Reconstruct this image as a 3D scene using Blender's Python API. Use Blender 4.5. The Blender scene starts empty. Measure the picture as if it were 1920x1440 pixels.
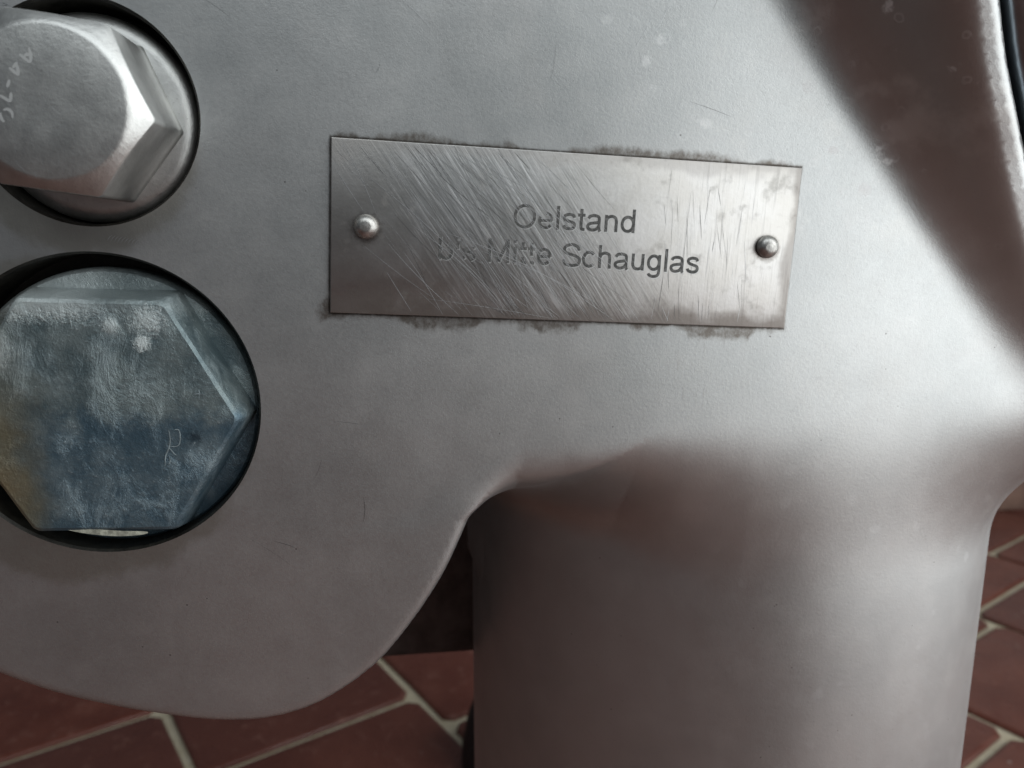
import bpy, math, random
import numpy as np
from mathutils import Vector, Matrix

sc = bpy.context.scene
COL = sc.collection
R_ = math.radians
H0 = 0.465                      # height of the camera above the tiled floor (metres)

# ------------------------------------------------------------------ camera
PITCH, YAW, FPX = 11.0, 7.5, 1450.0
cd = bpy.data.cameras.new('camera')
cd.sensor_width = 36.0
cd.lens = 36.0 * FPX / 1920.0
cd.clip_start = 0.005
cd.clip_end = 60
cd.dof.use_dof = True
cd.dof.focus_distance = 0.147
cd.dof.aperture_fstop = 22.0
cam = bpy.data.objects.new('camera', cd)
COL.objects.link(cam)
cam.location = (0, -0.145, H0)
cam.rotation_euler = (R_(90 - PITCH), 0, R_(-YAW))
sc.camera = cam

# ------------------------------------------------------------------ world and lamps
w = bpy.data.worlds.new('World')
sc.world = w
w.use_nodes = True
bg = w.node_tree.nodes['Background']
bg.inputs[0].default_value = (0.80, 0.90, 1.0, 1)
bg.inputs[1].default_value = 0.07


def area(name, loc, target, sx, sy, watts, col):
    l = bpy.data.lights.new(name, 'AREA')
    l.shape = 'RECTANGLE'
    l.size, l.size_y, l.energy, l.color = sx, sy, watts, col
    o = bpy.data.objects.new(name, l)
    COL.objects.link(o)
    o.location = loc
    o.rotation_euler = (Vector(target) - Vector(loc)).to_track_quat('-Z', 'Y').to_euler()
    return o


area('window_light', (1.02, -0.52, 0.93), (0.06, -.06, 0.90), 1.8, 1.82, 22.5, (0.97, 1.0, 1.0))
area('ceiling_light', (-0.05, -1.15, 1.75), (0.0, 0, 0.45), 1.6, 1.0, 9.5, (0.92, 0.98, 1.0))

sc.view_settings.view_transform = 'Standard'
sc.view_settings.look = 'None'
sc.view_settings.exposure = 0.08
sc.view_settings.gamma = 1.0
sc.view_settings.use_curve_mapping = False


# ------------------------------------------------------------------ node helper
class NT:
    def __init__(s, name):
        s.m = bpy.data.materials.new(name)
        s.m.use_nodes = True
        s.t = s.m.node_tree
        s.b = s.t.nodes['Principled BSDF']
        s.tc = s.t.nodes.new('ShaderNodeTexCoord')

    def set(s, inp, v):
        if isinstance(v, bpy.types.NodeSocket):
            s.t.links.new(v, inp)
        elif isinstance(v, (tuple, list)) and len(v) == 3 and inp.type == 'RGBA':
            inp.default_value = (*v, 1)
        else:
            inp.default_value = v

    def obj(s):
        return s.tc.outputs['Object']

    def math(s, op, a, b=0.0, c=0.0, clamp=False):
        n = s.t.nodes.new('ShaderNodeMath')
        n.operation = op
        n.use_clamp = clamp
        for i, v in enumerate((a, b, c)):
            s.set(n.inputs[i], v)
        return n.outputs[0]

    def mapping(s, v, loc=(0, 0, 0), rot=(0, 0, 0), scale=(1, 1, 1)):
        n = s.t.nodes.new('ShaderNodeMapping')
        s.set(n.inputs[0], v)
        n.inputs[1].default_value = loc
        n.inputs[2].default_value = rot
        n.inputs[3].default_value = scale
        return n.outputs[0]

    def noise(s, v, scale, detail=3, rough=0.5, dist=0.0):
        n = s.t.nodes.new('ShaderNodeTexNoise')
        s.set(n.inputs['Vector'], v)
        n.inputs['Scale'].default_value = scale
        n.inputs['Detail'].default_value = detail
        n.inputs['Roughness'].default_value = rough
        n.inputs['Distortion'].default_value = dist
        return n.outputs['Fac']

    def voronoi(s, v, scale, rnd=1.0, out='Distance'):
        n = s.t.nodes.new('ShaderNodeTexVoronoi')
        s.set(n.inputs['Vector'], v)
        n.inputs['Scale'].default_value = scale
        n.inputs['Randomness'].default_value = rnd
        return n.outputs[out]

    def ramp(s, v, a, b, lo=0.0, hi=1.0):
        n = s.t.nodes.new('ShaderNodeMapRange')
        n.interpolation_type = 'SMOOTHSTEP'
        s.set(n.inputs[0], v)
        n.inputs[1].default_value = a
        n.inputs[2].default_value = b
        n.inputs[3].default_value = lo
        n.inputs[4].default_value = hi
        return n.outputs[0]

    def mix(s, f, a, b):
        n = s.t.nodes.new('ShaderNodeMix')
        n.data_type = 'RGBA'
        s.set(n.inputs[0], f)
        s.set(n.inputs[6], a)
        s.set(n.inputs[7], b)
        return n.outputs[2]

    def mixf(s, f, a, b):
        n = s.t.nodes.new('ShaderNodeMix')
        s.set(n.inputs[0], f)
        s.set(n.inputs[2], a)
        s.set(n.inputs[3], b)
        return n.outputs[0]

    def sep(s, v):
        n = s.t.nodes.new('ShaderNodeSeparateXYZ')
        s.set(n.inputs[0], v)
        return n.outputs

    def bump(s, h, strength, dist):
        n = s.t.nodes.new('ShaderNodeBump')
        n.inputs['Strength'].default_value = strength
        n.inputs['Distance'].default_value = dist
        s.set(n.inputs['Height'], h)
        s.t.links.new(n.outputs[0], s.b.inputs['Normal'])

    def done(s, col, rough, metal=1.0, spec=None):
        s.set(s.b.inputs['Base Color'], col)
        s.set(s.b.inputs['Roughness'], rough)
        s.set(s.b.inputs['Metallic'], metal)
        if spec is not None:
            s.b.inputs['Specular IOR Level'].default_value = spec
        return s.m

    def blob(s, P, c, r, soft, wob=0.0, nz=None):
        """1 inside a disc round c (x, z), 0 outside"""
        x, y, z = s.sep(P)
        dx = s.math('SUBTRACT', x, c[0])
        dz = s.math('SUBTRACT', z, c[1])
        d = s.math('SQRT', s.math('ADD', s.math('MULTIPLY', dx, dx), s.math('MULTIPLY', dz, dz)))
        if nz is not None:
            d = s.math('ADD', d, s.math('MULTIPLY', s.math('SUBTRACT', nz, 0.5), wob))
        return s.ramp(d, r - soft, r + soft, 1.0, 0.0)


# frame of the name plate on the housing face (x, z), and its tilt
PC = (0.0302, -0.0009 + H0)
PA = -2.8
PW, PH = 0.0880, 0.0308
BASE = (0.092, 0.0768, 0.0)      # foot of the machine leg: origin of the housing


# ------------------------------------------------------------------ materials
def mat_housing():
    n = NT('satin_cast_steel')
    P = n.obj()
    big = n.noise(P, 28, 4, 0.55)
    mid = n.noise(P, 160, 4, 0.6)
    fine = n.noise(P, 1500, 2, 0.6)
    gr = n.noise(P, 3800, 2, 0.5)
    col = n.mix(n.ramp(big, .3, .7), (.502, .516, .517), (.597, .607, .606))
    col = n.mix(n.ramp(mid, .45, .75, 0, .18), col, (.66, .655, .64))
    col = n.mix(n.ramp(fine, .58, .78, 0, .2), col, (.40, .395, .39))
    # dull pinkish haze of old cleaning agent
    hz = n.noise(n.mapping(P, loc=(.3, 0, .1)), 45, 3, .6)
    col = n.mix(n.ramp(hz, .50, .75, 0, .25), col, (.52, .505, .495))
    # water marks: sparse ragged flecks and rings, gathered at the upper right
    wob = n.noise(P, 420, 3, .6)
    v1 = n.voronoi(P, 150)
    v1 = n.math('ADD', v1, n.math('MULTIPLY', n.math('SUBTRACT', wob, .5), .5))
    spots = n.ramp(v1, .13, .24, 1, 0)
    v2 = n.voronoi(n.mapping(P, loc=(.5, .2, .3)), 260)
    ring = n.ramp(n.math('ABSOLUTE', n.math('SUBTRACT', n.math('ADD', v2, n.math('MULTIPLY', n.math('SUBTRACT', wob, .5), .35)), .2)), .02, .07, 1, 0)
    sparse = n.ramp(n.noise(n.mapping(P, loc=(.1, .7, .2)), 95, 2, .5), .47, .58)
    where = n.blob(P, (.085 - BASE[0], H0 + .030), .034, .03, .03, mid)
    where2 = n.blob(P, (.110 - BASE[0], H0 - .075), .04, .035, .03, mid)
    area_ = n.math('ADD', where, n.math('MULTIPLY', where2, .18), clamp=True)
    wm = n.math('MULTIPLY', n.math('MULTIPLY', n.math('MAXIMUM', spots, n.math('MULTIPLY', ring, .3)), sparse), area_)
    cl = n.math('MULTIPLY', n.ramp(n.noise(P, 75, 4, .65), .5, .68), area_)
    col = n.mix(n.math('MULTIPLY', cl, .45), col, (.74, .735, .715))
    col = n.mix(n.math('MULTIPLY', wm, .9), col, (.86, .86, .86))
    # tiny pits
    pit = n.math('MULTIPLY', n.ramp(n.voronoi(n.mapping(P, loc=(.2, .1, .7)), 330), .03, .07, 1, 0), n.ramp(n.noise(n.mapping(P, loc=(.6, .1, .9)), 120, 2, .5), .56, .6))
    col = n.mix(n.math('MULTIPLY', pit, .8), col, (.10, .095, .09))
    # grime that crept out round the name plate
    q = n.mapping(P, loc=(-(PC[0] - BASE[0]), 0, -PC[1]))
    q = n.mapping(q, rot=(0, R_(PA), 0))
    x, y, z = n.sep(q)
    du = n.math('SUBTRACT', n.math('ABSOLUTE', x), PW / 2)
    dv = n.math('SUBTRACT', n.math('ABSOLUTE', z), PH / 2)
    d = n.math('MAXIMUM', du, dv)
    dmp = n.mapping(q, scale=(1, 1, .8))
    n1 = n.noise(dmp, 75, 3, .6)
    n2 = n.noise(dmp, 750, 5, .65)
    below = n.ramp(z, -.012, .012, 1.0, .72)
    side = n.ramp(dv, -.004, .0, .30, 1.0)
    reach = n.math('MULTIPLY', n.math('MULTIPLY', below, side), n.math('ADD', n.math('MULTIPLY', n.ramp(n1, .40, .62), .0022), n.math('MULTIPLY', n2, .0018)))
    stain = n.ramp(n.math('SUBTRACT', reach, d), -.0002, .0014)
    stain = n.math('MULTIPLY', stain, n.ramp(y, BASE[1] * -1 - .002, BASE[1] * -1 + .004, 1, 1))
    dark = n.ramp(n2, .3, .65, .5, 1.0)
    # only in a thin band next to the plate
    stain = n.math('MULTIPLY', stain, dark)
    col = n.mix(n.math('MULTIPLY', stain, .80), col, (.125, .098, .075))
    gap_shade = n.math('MULTIPLY', n.ramp(d, .00015, .0006, 1, 0), n.ramp(n2, .25, .5, .55, 1.0))  # thin shadow line at the plate's edge, painted into the colour
    col = n.mix(n.math('MULTIPLY', gap_shade, .85), col, (.05, .04, .033))
    # greasy brown seep round the two bolt recesses
    seep = n.math('MAXIMUM', n.blob(P, (-.060 - BASE[0], H0 - .034), .0300, .0015, .006, mid), n.blob(P, (-.056 - BASE[0], H0 + .0165), .0200, .0012, .005, mid))
    col = n.mix(n.math('MULTIPLY', seep, .35), col, (.22, .19, .11))
    # short vertical rubbing marks under the plate
    st = n.noise(n.mapping(P, scale=(3400, 40, 150), rot=(0, R_(0.15), 0)), 1.0, 2, .6)
    stw = n.blob(P, (.056 - BASE[0], H0 - .027), .008, .012)
    st = n.math('ADD', st, n.math('MULTIPLY', n.math('SUBTRACT', fine, .5), .25))
    streak = n.math('MULTIPLY', n.ramp(st, .54, .74), stw)
    col = n.mix(n.math('MULTIPLY', streak, .38), col, (.28, .265, .25))
    r = n.math('ADD', .41, n.math('MULTIPLY', n.math('SUBTRACT', mid, .5), .08))
    r = n.math('ADD', r, n.math('MULTIPLY', n.math('SUBTRACT', fine, .5), .09))
    r = n.math('ADD', r, n.math('MULTIPLY', wm, .15), clamp=True)
    met = .93                                    # a dull oxide film over the blasted steel
    met = n.math('SUBTRACT', met, n.math('MULTIPLY', n.math('MAXIMUM', wm, n.math('MULTIPLY', cl, .4)), .35))
    h = n.math('ADD', n.math('MULTIPLY', gr, .5), n.math('ADD', n.math('MULTIPLY', fine, .6), n.math('MULTIPLY', mid, .35)))
    n.bump(h, .28, .00010)
    return n.done(col, r, met)


def mat_plate():
    n = NT('worn_plate_steel')
    P = n.obj()                                    # local: x along, z up
    x, y, z = n.sep(P)
    mid = n.noise(P, 130, 4, .6)
    fine = n.noise(P, 1400, 2, .6)
    # the sanded diagonal band
    t = n.math('ADD', n.math('MULTIPLY', x, .80), n.math('MULTIPLY', z, .60))
    t = n.math('ADD', t, n.math('MULTIPLY', n.math('SUBTRACT', mid, .5), .012))
    band = n.math('MULTIPLY', n.ramp(t, -.030, -.016), n.ramp(t, -.004, .014, 1, 0))
    sd = n.mapping(P, rot=(0, R_(36), 0))
    sd = n.mapping(sd, scale=(1, 1, .03))
    sc_ = n.noise(sd, 1900, 3, .7, .15)
    scr = n.math('MULTIPLY', n.ramp(sc_, .48, .70), band)
    scd = n.math('MULTIPLY', n.ramp(n.noise(n.mapping(sd, loc=(.4, 0, .3)), 1500, 3, .7), .52, .7), band)
    # upright rub marks at the right end
    vs = n.noise(n.mapping(P, rot=(0, R_(3), 0), scale=(1, 1, .05)), 1500, 3, .7, .2)
    vsw = n.ramp(x, .012, .026)
    vm = n.math('MULTIPLY', n.ramp(vs, .52, .70), vsw)
    col = n.mix(n.ramp(mid, .35, .7), (.50, .485, .465), (.57, .56, .55))
    col = n.mix(n.math('MULTIPLY', band, .45), col, (.42, .43, .435))
    col = n.mix(n.math('MULTIPLY', scr, .32), col, (.70, .71, .72))
    col = n.mix(n.math('MULTIPLY', scd, .4), col, (.22, .225, .23))
    col = n.mix(n.math('MULTIPLY', vm, .5), col, (.36, .35, .34))
    # blotchy tarnish, brown edge at the bottom and round the rivets
    tar = n.ramp(n.noise(n.mapping(P, loc=(.2, 0, .4)), 210, 4, .65), .55, .72)
    col = n.mix(n.math('MULTIPLY', tar, .35), col, (.28, .27, .25))
    eb = n.math('ADD', z, n.math('MULTIPLY', n.math('SUBTRACT', mid, .5), .010))
    edge = n.ramp(eb, -.0145, -.0105, 1, 0)
    er = n.math('ADD', x, n.math('MULTIPLY', n.math('SUBTRACT', mid, .5), .006))
    edge = n.math('MAXIMUM', edge, n.math('MULTIPLY', n.ramp(er, .0415, .0435), .7))
    et = n.ramp(eb, .0120, .0150, 0, .45)
    edge = n.math('MAXIMUM', edge, et)
    col = n.mix(n.math('MULTIPLY', edge, .6), col, (.17, .14, .12))
    rv = n.math('MAXIMUM', n.blob(P, (-.0378, 0), .0027, .0008, .002, fine), n.blob(P, (.0385, 0), .0025, .0006, .001, fine))
    col = n.mix(n.math('MULTIPLY', rv, .7), col, (.12, .10, .085))
    left = n.ramp(x, -.044, -.024, 1, 0)
    col = n.mix(n.math('MULTIPLY', left, .4), col, (.43, .405, .385))
    r = n.math('ADD', .35, n.math('MULTIPLY', mid, .10))
    r = n.math('ADD', r, n.math('MULTIPLY', scr, .15))
    r = n.math('ADD', r, n.math('MULTIPLY', edge, .12))
    r = n.math('ADD', r, n.math('MULTIPLY', tar, .10))
    h = n.math('ADD', n.math('MULTIPLY', sc_, band), n.math('MULTIPLY', fine, .35))
    h = n.math('ADD', h, n.math('MULTIPLY', n.math('MULTIPLY', vs, vsw), .5))
    n.bump(h, .5, .00010)
    return n.done(col, r, 1.0)


def mat_text():
    n = NT('engraved_dark_fill')
    P = n.obj()
    a = n.noise(P, 1300, 3, .7)
    x, y, z = n.sep(P)
    wear = n.ramp(x, -.020, .002, .62, .40)
    col = n.mix(n.ramp(a, .42, .62), (.085, .085, .083), (.17, .17, .165))
    return n.done(col, .55, .5)


def mat_scratch(name, c, r):
    n = NT(name)
    return n.done(c, r, 1.0)


def mat_bolt():
    n = NT('bright_bolt_steel')
    P = n.obj()
    mid = n.noise(P, 220, 4, .6)
    fine = n.noise(P, 1700, 3, .65)
    col = n.mix(n.ramp(mid, .3, .7), (.55, .555, .545), (.66, .665, .65))
    col = n.mix(n.ramp(fine, .6, .75, 0, .4), col, (.30, .30, .29))
    sp = n.ramp(n.voronoi(P, 420), .03, .10, 1, 0)
    sp = n.math('MULTIPLY', sp, n.ramp(n.noise(P, 300, 2), .55, .62))
    col = n.mix(n.math('MULTIPLY', sp, .5), col, (.75, .75, .74))
    r = n.math('ADD', .37, n.math('MULTIPLY', mid, .12))
    h = n.math('ADD', fine, n.math('MULTIPLY', mid, .5))
    n.bump(h, .4, .00010)
    return n.done(col, r, 1.0)


def mat_zinc():
    n = NT('corroded_zinc')
    P = n.obj()
    mid = n.noise(P, 130, 5, .65)
    m2 = n.noise(n.mapping(P, loc=(.3, .1, .6)), 70, 4, .6)
    st = n.noise(n.mapping(P, scale=(1, 1, .6)), 140, 8, .74, .6)
    fine = n.noise(P, 1300, 4, .7)
    col = n.mix(n.ramp(mid, .35, .68), (.080, .128, .155), (.245, .305, .320))
    # bluer lower half with a ragged tide line
    x, y, z = n.sep(P)
    zz = n.math('ADD', z, n.math('MULTIPLY', n.math('SUBTRACT', mid, .5), .016))
    low = n.ramp(zz, -.0030, .0035, 1, 0)
    lowx = n.math('MULTIPLY', low, n.ramp(x, -.020, -.004))
    col = n.mix(n.math('MULTIPLY', lowx, .46), col, (.062, .115, .165))
    col = n.mix(n.math('MULTIPLY', n.math('SUBTRACT', 1.0, low), .35), col, (.155, .185, .175))
    # pale crust in streaks
    cr = n.math('MULTIPLY', n.ramp(st, .44, .74), n.ramp(m2, .34, .62))
    col = n.mix(n.math('MULTIPLY', cr, .50), col, (.34, .40, .42))
    fk = n.math('MULTIPLY', n.ramp(fine, .58, .70), n.ramp(mid, .42, .60))
    col = n.mix(n.math('MULTIPLY', fk, .75), col, (.40, .46, .48))
    # olive and rust stain on the lower left
    ol = n.math('MULTIPLY', n.ramp(n.math('ADD', x, n.math('MULTIPLY', n.math('SUBTRACT', m2, .5), .02)), -.019, -.007, 1, 0), n.ramp(z, -.004, .012, 1, .35))
    col = n.mix(n.math('MULTIPLY', ol, .80), col, (.23, .19, .105))
    ru = n.blob(P, (-.019, -.0125), .0035, .004, .006, mid)
    col = n.mix(n.math('MULTIPLY', ru, .4), col, (.27, .16, .06))
    # white bloom near the upper right corner and along the top edge
    wb = n.math('MAXIMUM', n.math('MULTIPLY', n.blob(P, (.0098, .0175), .0022, .0022, .007, fine), .8), n.blob(P, (.0085, .0133), .0012, .0007, .004, fine))
    wb = n.math('MAXIMUM', wb, n.math('MULTIPLY', n.blob(P, (.0035, .0165), .0012, .0010, .003, fine), .7))
    top = n.math('MULTIPLY', n.ramp(n.math('ADD', z, n.math('MULTIPLY', n.math('SUBTRACT', fine, .5), .006)), .0165, .0195), n.ramp(x, -.004, .004, 1, .35))
    wb = n.math('MAXIMUM', wb, n.math('MULTIPLY', top, .65))
    wb = n.math('MAXIMUM', wb, n.math('MULTIPLY', n.blob(P, (-.0165, .0125), .003, .003, .008, fine), .6))
    col = n.mix(n.math('MULTIPLY', wb, .85), col, (.62, .68, .68))
    dk = n.blob(P, (-.0215, .0048), .0018, .0008, .005, fine)
    col = n.mix(n.math('MULTIPLY', dk, .85), col, (.02, .02, .018))
    dk2 = n.blob(P, (.0160, -.0040), .0011, .0008, .005, fine)
    col = n.mix(n.math('MULTIPLY', dk2, .7), col, (.02, .035, .05))
    r = n.math('ADD', .33, n.math('MULTIPLY', cr, .3))
    met = n.math('SUBTRACT', .55, n.math('MULTIPLY', n.math('MAXIMUM', wb, cr), .4), clamp=True)
    h = n.math('ADD', n.math('MULTIPLY', fine, .7), n.math('ADD', mid, n.math('MULTIPLY', cr, 1.0)))
    h = n.math('ADD', h, n.math('MULTIPLY', wb, 1.2))
    n.bump(h, .7, .00035)
    return n.done(col, r, met)


def mat_simple(name, c, r, metal=0.0, var=.3, scale=300, bump=0.0):
    n = NT(name)
    P = n.obj()
    a = n.noise(P, scale, 4, .6)
    col = n.mix(n.ramp(a, .3, .7), tuple(v * (1 - var) for v in c), tuple(min(1, v * (1 + var)) for v in c))
    if bump:
        n.bump(a, .6, bump)
    return n.done(col, r, metal)


def mat_tile():
    n = NT('terracotta_tile')
    P = n.obj()
    oi = n.t.nodes.new('ShaderNodeObjectInfo')
    add = n.t.nodes.new('ShaderNodeVectorMath')
    add.operation = 'ADD'
    n.t.links.new(P, add.inputs[0])
    n.t.links.new(oi.outputs['Location'], add.inputs[1])
    Q = add.outputs[0]
    a = n.noise(Q, 14, 4, .6)
    b = n.noise(Q, 90, 4, .65)
    f = n.noise(Q, 500, 2, .6)
    col = n.mix(n.ramp(a, .3, .7), (.130, .036, .023), (.190, .061, .040))
    col = n.mix(n.math('MULTIPLY', oi.outputs['Random'], .6), col, (.10, .036, .028))
    col = n.mix(n.ramp(b, .55, .75, 0, .5), col, (.27, .13, .10))
    col = n.mix(n.ramp(f, .62, .75, 0, .4), col, (.09, .03, .022))
    sp = n.math('MULTIPLY', n.ramp(n.voronoi(Q, 60), .06, .12, 1, 0), n.ramp(n.noise(Q, 30, 2), .55, .6))
    col = n.mix(n.math('MULTIPLY', sp, .6), col, (.5, .42, .38))
    n.bump(n.math('ADD', b, n.math('MULTIPLY', f, .4)), .4, .0015)
    return n.done(col, n.ramp(b, .3, .7, .26, .45), 0.0, .5)


def mat_floor():
    """grout under the laid tiles; beyond them the same tiling as a texture"""
    n = NT('floor_grout')
    P = n.obj()
    a = n.noise(P, 60, 4, .65)
    f = n.noise(P, 600, 3, .6)
    g = n.mix(n.ramp(a, .3, .7), (.54, .47, .33), (.66, .59, .45))
    g = n.mix(n.ramp(f, .5, .75, 0, .5), g, (.24, .20, .13))
    br = n.t.nodes.new('ShaderNodeTexBrick')
    n.set(br.inputs['Vector'], P)
    br.inputs['Color1'].default_value = (.105, .032, .022, 1)
    br.inputs['Color2'].default_value = (.13, .042, .03, 1)
    n.set(br.inputs['Mortar'], g)
    br.inputs['Scale'].default_value = 1.0
    br.inputs['Mortar Size'].default_value = .005
    br.inputs['Brick Width'].default_value = .205
    br.inputs['Row Height'].default_value = .205
    x, y, z = n.sep(P)
    ins = n.math('MULTIPLY', n.math('MULTIPLY', n.math('GREATER_THAN', x, FX0), n.math('LESS_THAN', x, FX1)),
                 n.math('MULTIPLY', n.math('GREATER_THAN', y, FY0), n.math('LESS_THAN', y, FY1)))
    col = n.mix(ins, br.outputs['Color'], g)
    n.bump(f, .5, .001)
    return n.done(col, .75, 0.0)


# tiling frame: local x across the courses, local y along them; rotated on the floor
TW, TG = 0.214, 0.0085
FANG = 28.0
NU0, NU1, NV0, NV1 = -6, 9, -9, 6
U_OFF, V_OFF = 0.052, 0.5077
FX0, FX1 = U_OFF + NU0 * TW, U_OFF + NU1 * TW
FY0, FY1 = V_OFF + NV0 * TW + .10, V_OFF + NV1 * TW - .10

M = {}
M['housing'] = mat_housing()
M['plate'] = mat_plate()
M['text'] = mat_text()
M['scr_light'] = mat_scratch('scratch_bright', (.69, .70, .71), .40)
M['scr_dark'] = mat_scratch('scratch_dark', (.20, .20, .20), .45)
M['stamp'] = mat_scratch('stamped_mark', (.85, .86, .85), .5)
M['edge'] = mat_scratch('painted_groove_glint', (.66, .66, .65), .4)  # pale tone standing in for light on the letter grooves
M['bolt'] = mat_bolt()
M['zinc'] = mat_zinc()
M['zinc_crust'] = mat_simple('zinc_crust', (.24, .29, .31), .6, .2, .4, 900, .0001)
M['lit_edge'] = mat_simple('painted_lit_edge', (.34, .34, .28), .7, 0, .4, 900, .0002)  # pale tone for the painted light on the plug's lower edge
M['rivet'] = mat_simple('rivet_steel', (.50, .49, .47), .40, 1, .25, 700, .00012)
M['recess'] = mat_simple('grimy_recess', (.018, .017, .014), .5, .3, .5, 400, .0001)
M['black'] = mat_simple('black_rubber', (.012, .012, .012), .55, 0, .3, 200)
M['dark'] = mat_simple('dark_cast_bar', (.10, .09, .085), .5, .6, .3, 120)
M['blue'] = mat_simple('bluish_lid_steel', (.34, .40, .45), .3, 1, .15, 90)
M['wood'] = mat_simple('brown_wood', (.17, .10, .075), .5, 0, .35, 25)
M['wall'] = mat_simple('grey_wall_paint', (.60, .60, .59), .7, 0, .08, 15)
M['tile'] = mat_tile()
M['floor'] = mat_floor()


# ------------------------------------------------------------------ object helpers
def link(name, me, mat, parent=None, loc=(0, 0, 0), kind=None):
    o = bpy.data.objects.new(name, me)
    COL.objects.link(o)
    o.location = loc
    if parent is not None:
        o.parent = parent
    if mat is not None and not me.materials:
        me.materials.append(mat)
    if kind:
        o['kind'] = kind
    return o


def empty(name, loc, label, cat, group=None):
    o = bpy.data.objects.new(name, None)
    COL.objects.link(o)
    o.empty_display_size = .01
    o.location = loc
    o['label'] = label
    o['category'] = cat
    if group:
        o['group'] = group
    return o


def mesh(name, v, f, sharp=None):
    me = bpy.data.meshes.new(name)
    me.from_pydata([tuple(map(float, p)) for p in v], [], f)
    me.update()
    if sharp is None:
        pass
    else:
        me.polygons.foreach_set('use_smooth', [True] * len(me.polygons))
        me.set_sharp_from_angle(angle=R_(sharp))
    return me


def loft(rings, cap0=True, cap1=True):
    """rings: list of equally long closed loops of points"""
    n = len(rings[0])
    v = [p for r in rings for p in r]
    f = []
    for i in range(len(rings) - 1):
        for j in range(n):
            a, b = i * n + j, i * n + (j + 1) % n
            f.append((a, b, b + n, a + n))
    if cap0:
        f.append(tuple(range(n))[::-1])
    if cap1:
        f.append(tuple(range((len(rings) - 1) * n, len(rings) * n)))
    return v, f


def lathe(profile, n=72, cap0=True, cap1=True):
    """profile of (radius, y); axis along y; y falls towards the viewer"""
    rings = [[(r * math.cos(2 * math.pi * k / n), y, r * math.sin(2 * math.pi * k / n)) for k in range(n)] for r, y in profile]
    return loft(rings, cap0, cap1)


def box(x0, x1, y0, y1, z0, z1, b=0.0):
    """box with chamfered edges on its y- side and its vertical edges"""
    def ring(ix, y):
        return [(x0 + ix, y, z0 + ix), (x1 - ix, y, z0 + ix), (x1 - ix, y, z1 - ix), (x0 + ix, y, z1 - ix)]
    return loft([ring(0, y1), ring(0, y0 + b), ring(b * .3, y0 + b * .3), ring(b, y0)] if b else [ring(0, y1), ring(0, y0)])


class Ribbons:
    """thin flat strokes in the x-z plane, a hair in front of a surface at y"""
    def __init__(s):
        s.v, s.f = [], []

    def add(s, pts, wd, y, taper=True):
        pts = [np.array(p, float) for p in pts]
        n = len(pts)
        base = len(s.v)
        for i, p in enumerate(pts):
            d = pts[min(i + 1, n - 1)] - pts[max(i - 1, 0)]
            d = d / (np.linalg.norm(d) + 1e-12)
            q = np.array([-d[1], d[0]])
            t = i / (n - 1)
            ww = wd * (.25 + .75 * math.sin(math.pi * t) ** .6) if taper else wd
            for sg in (-1, 1):
                r = p + q * sg * ww / 2
                s.v.append((r[0], y, r[1]))
        for i in range(n - 1):
            a = base + 2 * i
            s.f.append((a, a + 2, a + 3, a + 1))

    def mesh(s, name):
        return mesh(name, s.v, s.f)


def catmull(pts, k=6):
    pts = [np.array(p, float) for p in pts]
    out = []
    n = len(pts)
    for i in range(n - 1):
        p0, p1, p2, p3 = pts[max(i - 1, 0)], pts[i], pts[i + 1], pts[min(i + 2, n - 1)]
        for j in range(k):
            t = j / k
            out.append(.5 * (2 * p1 + (p2 - p0) * t + (2 * p0 - 5 * p1 + 4 * p2 - p3) * t * t + (3 * p1 - p0 - 3 * p2 + p3) * t ** 3))
    out.append(pts[-1])
    return out


# ------------------------------------------------------------------ floor, wall
fl = link('floor', mesh('floor', [(-4, -4, 0), (4, -4, 0), (4, 4, 0), (-4, 4, 0)], [(0, 1, 2, 3)]), M['floor'], kind='structure')
fl.rotation_euler = (0, 0, R_(FANG))
rnd = random.Random(5)


def tile_mesh(seed):
    r = random.Random(seed)
    h = (TW - TG) / 2
    per = []
    for (ax, ay, bx, by) in ((-1, -1, 1, -1), (1, -1, 1, 1), (1, 1, -1, 1), (-1, 1, -1, -1)):
        for k in range(4):
            t = .04 + .92 * k / 3
            e = r.uniform(-.0007, .0007)
            x, y = ax + (bx - ax) * t, ay + (by - ay) * t
            per.append((x * h * (1 + e / h) if abs(x) > .99 else x * h, y * h * (1 + e / h) if abs(y) > .99 else y * h))
    rings = [[(x, y, 0.0005) for x, y in per], [(x, y, .0030) for x, y in per],
             [(x * .985, y * .985, .0046) for x, y in per], [(x * .95, y * .95, .0050) for x, y in per]]
    return mesh('tile', *loft(rings, cap0=False), sharp=50)


tms = [tile_mesh(i) for i in range(6)]
stag = {0: 0.0, -1: 0.267 * H0, 1: -0.125 * H0, 2: .05, 3: -.06, 4: (0.71 - 1.239) * H0, 5: .04, 6: -.05, 7: .02}
for iu in range(NU0, NU1):
    so = stag.get(iu, rnd.uniform(-.09, .09))
    for iv in range(NV0, NV1):
        t = link('tile', tms[rnd.randrange(6)], M['tile'], fl,
                 (U_OFF + (iu + .5) * TW, V_OFF + (iv + .5) * TW + so, rnd.uniform(-.0004, .0004)))
        t.rotation_euler = (0, 0, rnd.choice((0, math.pi)) + rnd.uniform(-.004, .004))

wl = link('wall', mesh('wall', *box(.35, 3.2, 1.16, 1.26, 0.006, 1.4)), M['wall'], kind='structure')
# rounded wooden plinth at the foot of the wall
pr = [(-.02, .006), (-.02, .05), (-.012, .075), (.0, .088), (.02, .094), (.15, .094), (.15, .006)]
sk = mesh('plinth', *loft([[(x, 1.0 + a, b) for a, b in pr] for x in (.42, 3.1)]), sharp=40)
so_ = link('wooden_plinth', sk, M['wood'])
so_['label'] = 'brown wooden plinth on the floor behind the leg at the right edge'
so_['category'] = 'plinth'

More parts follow.
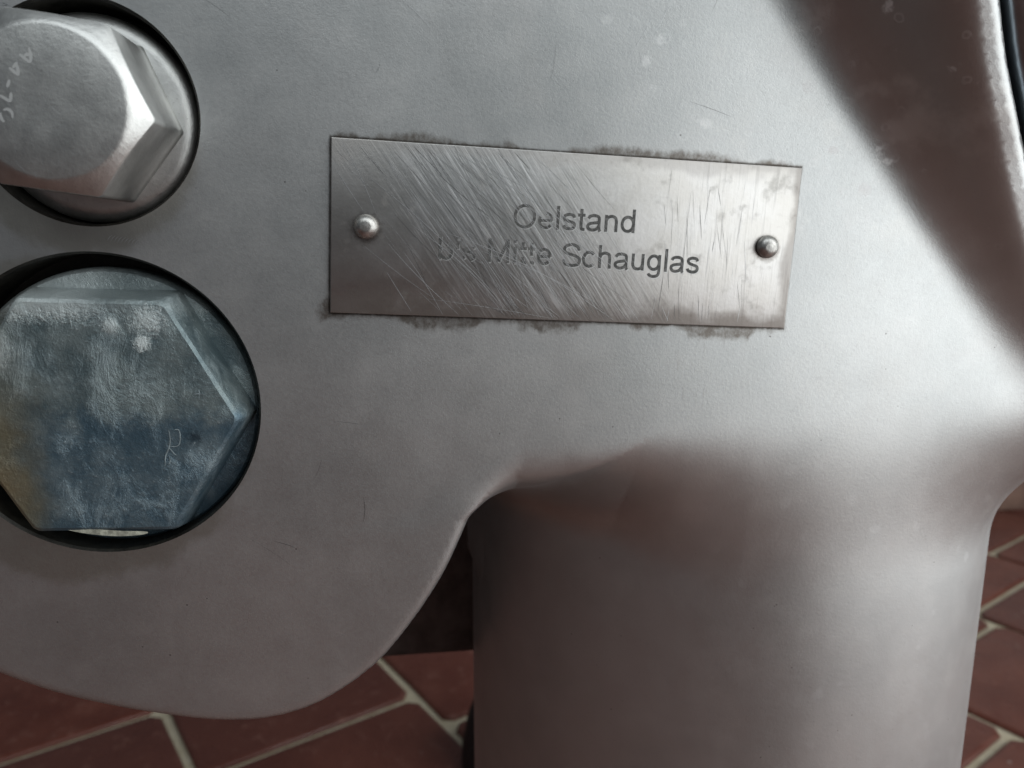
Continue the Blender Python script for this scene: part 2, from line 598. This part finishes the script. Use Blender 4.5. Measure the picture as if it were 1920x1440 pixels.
# ------------------------------------------------------------------ housing (implicit surface, meshed by surface nets)
# working frame: x right, y depth (0 = flat face), z measured from camera height
CAMY = -0.145
# rim of the round opening at the upper right: points (x, z) with the height h by which the flare stands proud
_rx = np.array([-.0600, -.0450, -.0287, -.0171, -.0064, .0038, .0132, .0219, .0300, .0376, .0416, .0700, .0950])
_rX = np.array([.1620, .1500, .1368, .1275, .1193, .1121, .1059, .0999, .0947, .0904, .0881, .0765, .0695])
_rh = np.array([.0, .0008, .0025, .0045, .0068, .0095, .0120, .0150, .0175, .0200, .0212, .0250, .0260])
_bz = np.array([-.10, -.06, -.0198, .0091, .0422, .10])
_bX = np.array([.1560, .1380, .1140, .0910, .0645, .0290])


def smooth_interp(z, zs, vs):
    """cubic Hermite interpolation"""
    d = np.gradient(vs, zs)
    i = np.clip(np.searchsorted(zs, z) - 1, 0, len(zs) - 2)
    hh = zs[i + 1] - zs[i]
    t = np.clip((z - zs[i]) / hh, 0, 1)
    a, b, c, e = 2 * t**3 - 3 * t**2 + 1, t**3 - 2 * t**2 + t, -2 * t**3 + 3 * t**2, t**3 - t**2
    return a * vs[i] + b * hh * d[i] + c * vs[i + 1] + e * hh * d[i + 1]


RIM = 0.0075
LEGX, LEGY, LEGR = BASE[0], BASE[1], .0748
lobe = catmull([(-.1100, -.052), (-.1000, -.0660), (-.0895, -.0760), (-.0789, -.0827), (-.0699, -.0873), (-.0606, -.0908), (-.0509, -.0936), (-.041, -.0958), (-.0307, -.0963),
                (-.0201, -.0936), (-.0092, -.0865), (-.0015, -.0777), (.0051, -.0677), (.0092, -.0590), (.0118, -.0530), (.0150, -.0485), (.0200, -.0448), (.0270, -.0418), (.0370, -.0390), (.0510, -.0360), (.0660, -.0320)], 3)
zz = np.linspace(-.046, .09, 30)
arc = [(float(smooth_interp(z, _rx, _rX)) + RIM, z) for z in zz]
# lobe with the upper face, and the skin that runs from the face down into the leg
polyA = np.array(lobe + [(.10, -.012), (.12, .0)] + [p for p in arc if p[1] > .002] + [(-.135, .09), (-.135, -.01), (-.122, -.035)])
polyB = np.array([(.0178, -.110), (.0178, -.098), (.0130, -.088), (.0050, -.074), (.0050, .085)] + [(p[0], p[1]) for p in reversed(arc)] + [(.1600, -.052), (.1615, -.062), (.1640, -.078), (.1660, -.110)])


def sd_poly(x, z, poly):
    d = np.full(x.shape, 1e9)
    s = np.ones(x.shape)
    n = len(poly)
    for i in range(n):
        a, b = poly[i], poly[i - 1]
        e = b - a
        wx, wz = x - a[0], z - a[1]
        t = np.clip((wx * e[0] + wz * e[1]) / (e @ e), 0, 1)
        dx, dz = wx - e[0] * t, wz - e[1] * t
        d = np.minimum(d, dx * dx + dz * dz)
        c1, c2, c3 = z >= a[1], z < b[1], e[0] * wz > e[1] * wx
        flip = (c1 & c2 & c3) | (~c1 & ~c2 & ~c3)
        s = np.where(flip, -s, s)
    return s * np.sqrt(d)


def sstep(a, b, x):
    t = np.clip((x - a) / (b - a), 0, 1)
    return t * t * (3 - 2 * t)


def front(x, z):
    """depth of the front skin"""
    xr = smooth_interp(z, _rx, _rX)
    xb = np.minimum(smooth_interp(z, _bz, _bX), xr - .006)
    h = smooth_interp(z, _rx, _rh)
    u = (x - xb) / (xr - xb)
    e = .06
    uu = np.where(u > 0, u, 0)
    s = uu ** 2.5
    # round the brow where the flare meets the rim land
    top = 1 + np.maximum(x - xr, -.004) / .16
    kk = .34
    hh = np.clip(kk - np.abs(s - top), 0, None) / kk
    s = np.minimum(s, top) - hh * hh * kk * .25
    return -h * s


def smin(a, b, k):
    h = np.clip(k - np.abs(a - b), 0, None) / k
    return np.minimum(a, b) - h * h * k * .25


def smax(a, b, k):
    return -smin(-a, -b, k)


def F2(x, z):
    """everything that only depends on x and z"""
    ke = .0022 + .0028 * sstep(.06, .08, x) * sstep(-.02, .01, z)
    fr = front(x, z)
    # the face sinks back onto the front of the leg: deep at the left, flush at the right
    q = np.clip(np.abs(x - LEGX) / LEGR, 0, .975)
    yl = LEGY - LEGR * np.sqrt(1 - q * q) + 3.5 * np.clip(LEGX - .975 * LEGR - x, 0, None)
    start = np.interp(x, [.0, .014, .030, .055, .080, .110, .150], [-.0460, -.0410, -.0388, -.0375, -.0340, -.0310, -.0310])
    wide = np.interp(x, [.0, .020, .045, .070, .150], [.040, .034, .034, .046, .048])
    t = np.clip((start - z) / wide, 0, 1)
    sink = t ** 3 * (t * (t * 6 - 15) + 10) * yl
    km = .0005 + .024 * sstep(.056, .018, x) * sstep(-.090, -.062, z)
    return sd_poly(x, z, polyA), sd_poly(x, z, polyB), fr, fr + sink, ke, km


def field(x, y, z, pre=None):
    oa, ob, fr, fb, ke, km = pre if pre is not None else F2(x, z)
    A = np.maximum(smax(fr - y, oa, ke), y - .040)
    B = np.maximum(smax(fb - y, ob, .003), y - .075)
    leg = np.sqrt((x - LEGX) ** 2 + (y - LEGY) ** 2) - LEGR
    leg = np.maximum(leg, z + .085)
    G = smin(A, B, km)
    AB = smax(G, fr - y, np.maximum(1.5 * (np.minimum(A, B) - G), 1e-6))          # a cast fillet between lobe and leg, never proud of the face
    return np.minimum(AB, leg)


def build_body():
    hs = .00112
    xs = np.arange(-.140, .185, hs)
    ys = np.arange(-.030, .160, hs)
    zs = np.arange(-.215, .094, hs)
    X2, Z2 = np.meshgrid(xs, zs, indexing='ij')
    pre = F2(X2, Z2)
    V = np.empty((len(xs), len(ys), len(zs)), np.float32)
    for j, y in enumerate(ys):
        V[:, j, :] = field(X2, y, Z2, pre)
    ins = V < 0
    c = ins[:-1, :-1, :-1].astype(np.uint8)
    for dx in (0, 1):
        for dy in (0, 1):
            for dz in (0, 1):
                if dx + dy + dz:
                    c = c + ins[dx:dx + c.shape[0], dy:dy + c.shape[1], dz:dz + c.shape[2]]
    act = (c > 0) & (c < 8)
    I = np.argwhere(act)
    idx = np.full(act.shape, -1, np.int32)
    idx[act] = np.arange(len(I))
    org = np.array([xs[0], ys[0], zs[0]])
    acc = np.zeros((len(I), 3))
    cnt = np.zeros(len(I))
    corners = [(a, b, d) for a in (0, 1) for b in (0, 1) for d in (0, 1)]
    val = {k: V[I[:, 0] + k[0], I[:, 1] + k[1], I[:, 2] + k[2]] for k in corners}
    for k in corners:
        for ax in range(3):
            if k[ax] == 0:
                k2 = list(k)
                k2[ax] = 1
                a, b = val[k], val[tuple(k2)]
                m = (a < 0) != (b < 0)
                t = a[m] / (a[m] - b[m])
                p = np.tile(np.array(k, float), (m.sum(), 1))
                p[:, ax] = t
                acc[m] += p
                cnt[m] += 1
    P = org + (I + acc / cnt[:, None]) * hs
    # quads
    faces = []
    for ax in range(3):
        o1, o2 = [(1, 2), (2, 0), (0, 1)][ax]
        a = np.take(ins, range(ins.shape[ax] - 1), ax)
        b = np.take(ins, range(1, ins.shape[ax]), ax)
        for sgn, m in ((0, a & ~b), (1, b & ~a)):
            E = np.argwhere(m)
            ok = (E[:, o1] > 0) & (E[:, o2] > 0) & (E[:, o1] < ins.shape[o1] - 1) & (E[:, o2] < ins.shape[o2] - 1)
            E = E[ok]
            q = []
            for d1, d2 in ((1, 1), (0, 1), (0, 0), (1, 0)):
                e = E.copy()
                e[:, o1] -= d1
                e[:, o2] -= d2
                q.append(idx[e[:, 0], e[:, 1], e[:, 2]])
            q = np.stack(q, 1)
            if sgn:
                q = q[:, ::-1]
            faces.append(q)
    Fq = np.concatenate(faces)
    Fq = Fq[(Fq >= 0).all(1)]

    def grad(P):
        e = 1e-4
        x, y, z = P.T
        g = np.stack([field(x + e, y, z) - field(x - e, y, z), field(x, y + e, z) - field(x, y - e, z), field(x, y, z + e) - field(x, y, z - e)], 1) / (2 * e)
        return g
    for _ in range(3):
        g = grad(P)
        v = field(*P.T)
        st = -(v / np.maximum((g * g).sum(1), .2))[:, None] * g
        ln = np.linalg.norm(st, axis=1, keepdims=True)
        st *= np.minimum(1, .5 * hs / np.maximum(ln, 1e-12))
        P = P + st
    # bolt recesses: the skin there is flat, so drop the faces inside each circle and pull the rim onto it
    for (cx, cz, r) in HOLES:
        d = np.hypot(P[:, 0] - cx, P[:, 2] - cz)
        inside = (d < r) & (P[:, 1] < .02)
        Fq = Fq[~inside[Fq].all(1)]
        sel = inside.copy()
        k = np.zeros(len(P), bool)
        k[Fq.ravel()] = True
        sel &= k
        s = r / d[sel]
        P[sel, 0] = cx + (P[sel, 0] - cx) * s
        P[sel, 2] = cz + (P[sel, 2] - cz) * s
    used = np.zeros(len(P), bool)
    used[Fq.ravel()] = True
    remap = np.cumsum(used) - 1
    P, Fq = P[used], remap[Fq]
    N = grad(P)
    N /= np.linalg.norm(N, axis=1, keepdims=True)
    # the plain shaft of the leg runs on down to the floor
    zl = P[:, 2]
    low = zl < -.185
    P[low, 2] = -.185 + (zl[low] + .185) * (H0 - .185 - .02) / (-(zl.min() + .185))
    P[:, 2] += H0
    P -= np.array(BASE)
    me = bpy.data.meshes.new('body')
    me.vertices.add(len(P))
    me.vertices.foreach_set('co', P.astype(np.float32).ravel())
    me.loops.add(Fq.size)
    me.loops.foreach_set('vertex_index', Fq.astype(np.int32).ravel())
    me.polygons.add(len(Fq))
    me.polygons.foreach_set('loop_start', np.arange(0, Fq.size, 4, dtype=np.int32))
    me.update(calc_edges=True)
    me.validate()
    me.polygons.foreach_set('use_smooth', [True] * len(me.polygons))
    if len(me.vertices) == len(N):
        me.normals_split_custom_set_from_vertices(N.tolist())
    print('body', len(P), len(Fq))
    return me


H1 = (-.0537, .0200, .0188)
H2 = (-.0557, -.0308, .0278)
HOLES = [H1, H2]
hous = empty('machine_housing', BASE, 'satin grey cast steel machine housing with rounded lobe and thick round leg', 'machine housing')
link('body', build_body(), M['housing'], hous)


def rel(x, z, y=0.0):
    return (x - BASE[0], y - BASE[1], z + H0)


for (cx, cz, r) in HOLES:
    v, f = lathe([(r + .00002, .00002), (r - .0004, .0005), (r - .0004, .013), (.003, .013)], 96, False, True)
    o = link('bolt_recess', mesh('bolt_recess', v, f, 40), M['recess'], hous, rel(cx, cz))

# dark cross bar seen under the lobe, behind the leg
v, f = box(-.10, .06, .10, .15, H0 - .1435, H0 - .060, .004)
link('cross_bar', mesh('cross_bar', [(a - BASE[0], b - BASE[1], c) for a, b, c in v], f, 30), M['dark'], hous)
# rear black rubber foot on the floor
prof = [(.040, .006), (.042, .012), (.041, .03), (.036, .055), (.028, .075), (.018, .086), (.004, .09)]
rings = [[(r * math.cos(2 * math.pi * k / 48), r * math.sin(2 * math.pi * k / 48), zf) for k in range(48)] for r, zf in prof]
link('rubber_foot', mesh('rubber_foot', *loft(rings), sharp=40), M['black'], hous, (.0765 - BASE[0], .455 - BASE[1], 0))

# lid inside the round opening at the upper right
lid = empty('round_lid', (.13, 0.0, H0 + .04), 'bluish steel lid edge with black seal inside the curved rim, top right corner', 'lid')


def sweep(sec, z0, z1, n=40):
    """cross section (offset from the rim, y) swept along the rim"""
    rings = []
    for z in np.linspace(z0, z1, n):
        xr = float(smooth_interp(z, _rx, _rX)) + RIM
        h = float(np.interp(z, _rx, _rh))
        rings.append([(xr + a - .13, y - h, z - .04) for a, y in sec])
    return loft(rings)


link('seal', mesh('seal', *sweep([(.0004, .004), (.0004, .016), (.020, .016), (.020, .004)], -.035, .085), sharp=30), M['black'], lid)
link('lid_edge', mesh('lid_edge', *sweep([(.0019, .0035), (.0016, .0020), (.0020, .0004), (.0032, -.0008), (.0055, -.0014), (.03, -.0016), (.03, .0038)], -.033, .083), sharp=30), M['blue'], lid)

# hairline scratches, tool marks and chatter round the bolt recesses
rs = random.Random(11)
hl = Ribbons()
hd = Ribbons()


def inface(x, z):
    p = sd_poly(np.array([x]), np.array([z]), polyA)[0] < -.003
    return p and all(math.hypot(x - cx, z - cz) > r + .001 for cx, cz, r in HOLES) and not (-.016 < x < .077 and -.021 < z < .019) and x < .085 and not (x > .012 and z < -.036)


for i in range(80):
    x, z = rs.uniform(-.08, .09), rs.uniform(-.09, .05)
    a = R_(rs.choice((rs.gauss(88, 7), rs.gauss(70, 12), rs.gauss(-35, 14))))
    l = rs.uniform(.002, .011)
    p = [(x + l * t * math.cos(a) + .0006 * math.sin(2.2 * t), z + l * t * math.sin(a)) for t in (0, .25, .5, .75, 1)]
    if all(inface(*q) for q in (p[0], p[2], p[4])):
        (hl if rs.random() < .7 else hd).add([(q[0] - BASE[0], q[1] + H0) for q in p], rs.uniform(.00003, .00008), -BASE[1] - .00001 - rs.random() * 2e-5)
for i in range(26):                     # chatter at the upper left of the small recess
    a = R_(rs.uniform(118, 150))
    r0 = H1[2] + .0003
    l = rs.uniform(.0010, .0032)
    x, z = H1[0] + r0 * math.cos(a), H1[1] + r0 * math.sin(a)
    b = R_(rs.gauss(168, 8))
    hl.add([(x + l * t * math.cos(b) - BASE[0], z + l * t * math.sin(b) + H0) for t in (0, .5, 1)], .00013, -BASE[1] - .00001)
for i in range(9):
    x, z = -.0520 + i * .00055, -.0012 - .0001 * i
    hl.add([(x - BASE[0], z + H0), (x + .0004 - BASE[0], z + .0006 + H0), (x + .0009 - BASE[0], z + .0010 + H0)], .00013, -BASE[1] - .00001)
hl.add([(p[0] - BASE[0], p[1] + H0) for p in ((.0105, .040), (.013, .0412), (.0165, .0432))], .00010, -BASE[1] - .00001)
link('light_scratches', hl.mesh('light_scratches'), M['scr_light'], hous, kind='stuff')
link('dark_scratches', hd.mesh('dark_scratches'), M['scr_dark'], hous, kind='stuff')


# ------------------------------------------------------------------ bolts
def hexpts(R, rot, rc, y, k=5):
    """hexagon of corner radius R with rounded corners"""
    ap = R * math.cos(math.pi / 6)
    Rc = (ap - rc) / math.cos(math.pi / 6)
    out = []
    for c in range(6):
        a = rot + c * math.pi / 3
        for j in range(k):
            b = a - math.pi / 6 + math.pi / 3 * j / (k - 1)
            out.append((Rc * math.cos(a) + rc * math.cos(b), y, Rc * math.sin(a) + rc * math.sin(b)))
    return out


def unpix(pts, y):
    """points measured on the head, as seen from the camera, set down on the plane of depth y"""
    cp, sp, cy, sy = math.cos(R_(PITCH)), math.sin(R_(PITCH)), math.cos(R_(YAW)), math.sin(R_(YAW))
    fw = Vector((sy * cp, cy * cp, -sp))
    rt = Vector((cy, -sy, 0))
    dn = fw.cross(rt)
    out = []
    for px, py in pts:
        d = fw + rt * ((px - 960) / FPX) + dn * ((py - 720) / FPX)
        t = (y - CAMY) / d.y
        out.append((d.x * t, d.z * t))
    return out


b1 = empty('hex_bolt', (-.0537, .004, .0195 + H0), 'shiny steel flanged hex bolt stamped on its round face, upper left', 'bolt')
ROT1 = R_(-8)
v, f = lathe([(.0150, .010), (.0172, .010), (.0176, .0012), (.0174, .0002), (.0168, -.0005), (.0150, -.0010), (.006, -.0010)], 96)
link('flange', mesh('flange', v, f, 35), M['bolt'], b1)
# head: hexagon with a turned chamfer
HR, HC, HT = .0150, .0114, -.0180
ol = hexpts(HR, ROT1, .0011, 0, 9)
dens = []
for i in range(len(ol)):
    p, q = np.array(ol[i]), np.array(ol[(i + 1) % len(ol)])
    m = 7 if np.linalg.norm(q - p) > .004 else 1
    for j in range(m):
        dens.append(p + (q - p) * j / m)
rings = []


def chy(r):
    return HT + max(0, r - HC) * .62


rr = [np.hypot(p[0], p[2]) for p in dens]
rings.append([(p[0] * 1.04, -.0006, p[2] * 1.04) for p in dens])
rings.append([(p[0] * 1.014, -.0011, p[2] * 1.014) for p in dens])
rings.append([(p[0], -.0017, p[2]) for p in dens])
rings.append([(p[0], -.0019, p[2]) for p in dens])
rings.append([(p[0], chy(r) + .0006, p[2]) for p, r in zip(dens, rr)])
rings.append([(p[0], chy(r) + .0003, p[2]) for p, r in zip(dens, rr)])
rings.append([(p[0] * .993, chy(r * .993) + .0001, p[2] * .993) for p, r in zip(dens, rr)])
for t in (.25, .5, .75):
    rings.append([((p / r * (r * .993 + (HC + .0002 - r * .993) * t))[0], chy(r * .993 + (HC + .0002 - r * .993) * t), (p / r * (r * .993 + (HC + .0002 - r * .993) * t))[2]) for p, r in zip(dens, rr)])
rings.append([((p / r * (HC + .0002))[0], HT + .00012, (p / r * (HC + .0002))[2]) for p, r in zip(dens, rr)])
rings.append([((p / r * (HC - .0003))[0], HT, (p / r * (HC - .0003))[2]) for p, r in zip(dens, rr)])
rings.append([((p / r * .004)[0], HT, (p / r * .004)[2]) for p, r in zip(dens, rr)])
head = link('head', mesh('head', *loft(rings, cap0=False), sharp=24), M['bolt'], b1)
YT = b1.location.y + HT
zs7 = lambda pts: [(x / 6.545, 40 + y / 6.545) for x, y in pts]
strokes = [[(235, 400), (300, 452), (375, 510)], [(375, 510), (380, 420), (352, 320)], [(300, 430), (330, 405), (368, 420)],
           [(110, 565), (170, 615), (232, 668)], [(232, 668), (222, 600), (208, 540)], [(212, 500), (188, 535), (155, 572)],
           [(118, 715), (104, 762), (88, 812)], [(136, 868), (134, 930), (127, 992)], [(127, 992), (60, 945), (-10, 905)],
           [(40, 1090), (85, 1078), (125, 1095), (150, 1130), (155, 1190)], [(8, 1120), (12, 1170), (28, 1210), (55, 1235)]]
mk = Ribbons()
for s in strokes:
    q = unpix(zs7(s), YT)
    mk.add([(a - b1.location.x, c + H0 - b1.location.z) for a, c in catmull(q, 3)], .00048, HT - .00002 - rs.random() * 2e-5)
link('stamped_marking', mk.mesh('stamped_marking'), M['stamp'], head)
ns = Ribbons()
for i in range(34):                     # nicks on the face and on the lower flat
    a, r = rs.uniform(0, 6.28), .0112 * math.sqrt(rs.random())
    x, z = r * math.cos(a), r * math.sin(a)
    b, l = R_(rs.gauss(-62, 18)), rs.uniform(.0004, .0016)
    ns.add([(x, z), (x + l / 2 * math.cos(b), z + l / 2 * math.sin(b)), (x + l * math.cos(b), z + l * math.sin(b))], rs.uniform(.00004, .00010), HT - .00001)
link('nicks', ns.mesh('nicks'), M['scr_light'], head, kind='stuff')

b2 = empty('hex_plug', (-.0552, .005, -.0321 + H0), 'large blue grey zinc plated hex plug with white corrosion, lower left', 'bolt')
v, f = lathe([(.0240, .009), (.0258, .009), (.0262, .0012), (.0260, .0001), (.0254, -.0005), (.0225, -.0008), (.009, -.0008)], 96)
link('flange', mesh('flange', v, f, 35), M['zinc'], b2)
ROT2 = R_(-2)
rings = []
rj = random.Random(3)


def hexring(R, rc, y, jit=0.0):
    o = []
    base = hexpts(R, ROT2, rc, y, 5)
    for i in range(len(base)):
        p, q = np.array(base[i]), np.array(base[(i + 1) % len(base)])
        m = 8 if i % 5 == 4 else 1
        for j in range(m):
            s = p + (q - p) * j / m
            k = 1 + rj.uniform(-jit, jit)
            o.append((s[0] * k, s[1] + rj.uniform(-jit, jit) * .01, s[2] * k))
    return o


for R, rc, y, jt in ((.0258, .0010, -.0004, 0), (.0257, .0012, -.0014, .001), (.0254, .0014, -.0030, .001), (.0246, .0018, -.0072, .002), (.0242, .0019, -.0080, .003), (.0235, .0019, -.00842, .003), (.012, .001, -.0085, 0), (.004, .0005, -.0085, 0)):
    rings.append(hexring(R, rc, y, jt))
hd2 = link('head', mesh('head', *loft(rings, cap0=False), sharp=28), M['zinc'], b2)
zs2 = lambda pts: [(x / 2.323, 440 + y / 2.323) for x, y in pts]
mk = Ribbons()
YT2 = b2.location.y - .0086
for s in ([(843, 695), (866, 693), (892, 697)], [(866, 673), (869, 695), (868, 718)],
          [(735, 848), (742, 890), (738, 925), (722, 965), (720, 1008)], [(742, 922), (778, 918), (786, 880), (778, 850), (760, 850)],
          [(738, 928), (756, 950), (770, 962)], [(737, 968), (742, 985), (736, 1003)]):
    q = unpix(zs2(s), YT2)
    mk.add([(a - b2.location.x, c + H0 - b2.location.z) for a, c in catmull(q, 3)], rs.uniform(.00016, .0003), -.00862 - rs.random() * 2e-5)
link('marking', mk.mesh('marking'), M['zinc_crust'], hd2)
# light along the plug's lower edge, drawn as a pale stroke
cr = Ribbons()
q = unpix(zs2([(262, 1278), (380, 1296), (520, 1306), (640, 1302)]), YT2)
cr.add([(a - b2.location.x, c + H0 - b2.location.z) for a, c in catmull(q, 4)], .0011, -.0081)
link('painted_lit_edge', cr.mesh('painted_lit_edge'), M['lit_edge'], hd2)

# ------------------------------------------------------------------ name plate
npl = empty('name_plate', (PC[0], 0, PC[1]), 'scratched steel name plate reading Oelstand bis Mitte Schauglas, riveted at both ends', 'name plate')
npl.rotation_euler = (0, R_(-PA), 0)
PT = .0009
v, f = box(-PW / 2, PW / 2, -PT, -.00002, -PH / 2, PH / 2, .00022)
plate = link('plate', mesh('plate', v, f, 25), M['plate'], npl)
for u, rot in ((-.0378, .4), (.0385, -.5)):
    r = .0022
    prof = [(r * .96, -.0001), (r, -.0003), (r * .97, -.0006), (r * .88, -.0010), (r * .72, -.00135), (r * .5, -.0016), (r * .36, -.00166), (r * .24, -.00165), (r * .12, -.00168), (r * .04, -.00168)]
    v, f = lathe([(a, b - PT) for a, b in prof], 48)
    link('rivet', mesh('rivet', v, f, 60), M['rivet'], npl, (u, 0, .0003))


def plate_uv(px, py):
    x, z = unpix([(px, py)], -PT)[0]
    dx, dz = x - PC[0], z + H0 - PC[1]
    c, s = math.cos(R_(PA)), math.sin(R_(PA))
    return dx * c + dz * s, -dx * s + dz * c


def arcp(cx, cy, rx, ry, a0, a1, n=26):
    return [(cx + rx * math.cos(R_(a0 + (a1 - a0) * k / n)), cy + ry * math.sin(R_(a0 + (a1 - a0) * k / n))) for k in range(n + 1)]


def ln(*p):
    out = []
    for a, b in zip(p, p[1:]):
        out += [(a[0] + (b[0] - a[0]) * k / 6, a[1] + (b[1] - a[1]) * k / 6) for k in range(6)]
    return out + [p[-1]]


def cm(*p):
    return [tuple(q) for q in catmull(p, 4)]


ARCH = cm((.15, .46), (.22, .60), (.38, .665), (.55, .61), (.61, .46), (.61, .24), (.61, 0))
GL = {
    'O': (1.086, [arcp(.543, .5, .43, .45, 0, 360, 40)]),
    'e': (.776, [arcp(.385, .36, .275, .305, 0, 322), ln((.11, .36), (.66, .36))]),
    'l': (.31, [ln((.155, 0), (.155, 1))]),
    's': (.698, [cm((.57, .53), (.52, .63), (.35, .665), (.17, .62), (.13, .52), (.19, .43), (.36, .37), (.54, .31), (.59, .20), (.52, .09), (.35, .055), (.17, .10), (.11, .20))]),
    't': (.388, [cm((.19, .92), (.19, .6), (.19, .3), (.195, .14), (.24, .065), (.36, .05)), ln((.03, .66), (.36, .66))]),
    'a': (.776, [cm((.12, .53), (.20, .63), (.38, .665), (.56, .62), (.61, .5), (.61, .18), (.63, .06), (.67, 0)), cm((.61, .40), (.45, .36), (.24, .33), (.12, .26), (.11, .16), (.19, .07), (.34, .05), (.50, .10), (.60, .22))]),
    'n': (.776, [ln((.15, 0), (.15, .72)), ARCH]),
    'h': (.776, [ln((.15, 0), (.15, 1)), ARCH]),
    'u': (.776, [cm((.15, .72), (.15, .45), (.15, .24), (.22, .10), (.38, .055), (.53, .11), (.61, .26)), ln((.61, .72), (.61, 0))]),
    'd': (.776, [arcp(.36, .36, .26, .305, 0, 360, 30), ln((.62, 0), (.62, 1))]),
    'b': (.776, [ln((.15, 0), (.15, 1)), arcp(.41, .36, .26, .305, 0, 360, 30)]),
    'g': (.776, [arcp(.36, .37, .255, .295, 0, 360, 30), cm((.62, .72), (.62, .3), (.62, -.05), (.56, -.18), (.37, -.235), (.19, -.19), (.13, -.11))]),
    'i': (.31, [ln((.155, 0), (.155, .72)), ln((.155, .88), (.155, 1))]),
    'M': (1.163, [ln((.17, 0), (.17, 1)), ln((.17, .97), (.58, .04)), ln((.58, .04), (.99, .97)), ln((.99, 0), (.99, 1))]),
    'S': (.93, [cm((.80, .70), (.73, .86), (.48, .945), (.22, .88), (.13, .74), (.19, .61), (.40, .53), (.62, .47), (.80, .38), (.845, .25), (.77, .11), (.50, .05), (.22, .10), (.10, .30))]),
    'c': (.698, [arcp(.36, .36, .26, .305, 42, 318)]),
    ' ': (.388, []),
}


def lettering(body, p0, p1, hgt, wear, seed):
    """engraved strokes set between two measured base line points; worn letters lose pieces of their strokes"""
    r = random.Random(seed)
    u0, u1 = plate_uv(*p0), plate_uv(*p1)
    tot = sum(GL[c][0] for c in body) - .14
    k = (u1[0] - u0[0]) / tot
    dark, lit = Ribbons(), Ribbons()
    x = -.07
    ny = 0
    for c, wr in zip(body, wear):
        adv, st = GL[c]
        for path in st:
            ny = (ny + 1) % 12
            pts = [(u0[0] + (x + a) * k, u0[1] + (u1[1] - u0[1]) * (x + a) / tot + b * hgt) for a, b in path]
            run = []
            keep = True
            for i, p in enumerate(pts):
                if i % 4 == 0:
                    keep = r.random() > wr
                if keep:
                    run.append(p)
                if (not keep or i == len(pts) - 1):
                    if len(run) > 1:
                        wd = .00058 * (1 - .55 * wr)
                        dark.add(run, wd, -PT - .00002 - ny * 1.2e-6, False)
                        lit.add([(a + .00016, b - .00020) for a, b in run], wd * .9, -PT - .000005 - ny * 1.0e-6, False)  # lit side of the groove, painted as a pale stroke below the dark one
                    run = []
        x += adv
    return dark.mesh('lettering'), lit.mesh('painted_letter_glints')


for body, p0, p1, wear, sd0 in (('Oelstand', (963, 427), (1190, 437), [.04, .16, 0, .03, .04, .0, 0, 0], 4),
                                ('bis Mitte Schauglas', (821, 486), (1308, 513), [.08, .16, .26, 0, .02, .03, .06, .06, .03, 0] + [0] * 9, 9)):
    dk_, lt_ = lettering(body, p0, p1, .0043, wear, sd0)
    lo = link('lettering', dk_, M['text'], plate)
    link('painted_letter_glints', lt_, M['edge'], plate)

# scratches across the plate: curved bright strokes, a few dark ones
sl, sd_ = Ribbons(), Ribbons()
rp = random.Random(21)


def clipadd(rb, pts, wd):
    seg = []
    for p in pts + [None]:
        if p is not None and abs(p[0]) < PW / 2 - .0003 and abs(p[1]) < PH / 2 - .0003 and min(math.hypot(p[0] + .0378, p[1]), math.hypot(p[0] - .0385, p[1])) > .0026:
            seg.append(p)
        else:
            if len(seg) >= 4:
                rb.add(seg, wd, -PT - .00004 - rp.random() * 3e-5)
            seg = []


for i in range(330):
    u = rp.gauss(-.014, .0085)
    z = rp.uniform(-.016, .016)
    u -= z * .72
    a = R_(rp.gauss(-50, 8))
    l = abs(rp.gauss(.007, .006)) + .002
    curv = rp.gauss(6, 10)
    pts = []
    x, y = u, z
    for k in range(12):
        pts.append((x, y))
        x += l / 11 * math.cos(a)
        y += l / 11 * math.sin(a)
        a += curv * l / 11
    clipadd(sl if rp.random() < .72 else sd_, pts, rp.choice((.00003, .00004, .00005, .00007)))
for (p0, p1, bend, wd) in (((750, 268), (985, 600), .0004, .00012), ((700, 262), (905, 520), -.0004, .00009), ((640, 262), (705, 400), .0003, .0001), ((625, 310), (860, 590), -.0015, .00011),
                           ((935, 285), (1040, 420), .0, .0001), ((1010, 300), (1090, 380), .0002, .00007), ((725, 510), (778, 595), .0, .00011), ((755, 470), (830, 590), .0003, .0001),
                           ((830, 270), (1130, 470), .0005, .00009), ((880, 300), (1180, 520), -.0006, .00008), ((800, 560), (1050, 600), .0002, .00006), ((770, 420), (960, 600), .0012, .00011),
                           ((820, 430), (1150, 600), .0016, .0001), ((900, 470), (1120, 570), .0008, .00009), ((690, 330), (960, 590), .0010, .00011)):
    a, b = np.array(plate_uv(*p0)), np.array(plate_uv(*p1))
    d = b - a
    nrm = np.array([-d[1], d[0]]) / np.linalg.norm(d)
    clipadd(sl, [tuple(a + d * t + nrm * bend * math.sin(math.pi * t)) for t in np.linspace(0, 1, 16)], wd)
for i in range(46):                      # upright rub marks, right end
    u, z = rp.uniform(.017, .036), rp.uniform(-.014, .0145)
    a, l = R_(rp.gauss(-87, 6)), rp.uniform(.002, .009)
    clipadd(sd_ if rp.random() < .6 else sl, [(u + l * t * math.cos(a), z + l * t * math.sin(a)) for t in np.linspace(0, 1, 8)], rp.choice((.00003, .00004, .00006)))
link('light_scratches', sl.mesh('light_scratches'), M['scr_light'], plate, kind='stuff')
link('dark_scratches', sd_.mesh('dark_scratches'), M['scr_dark'], plate, kind='stuff')
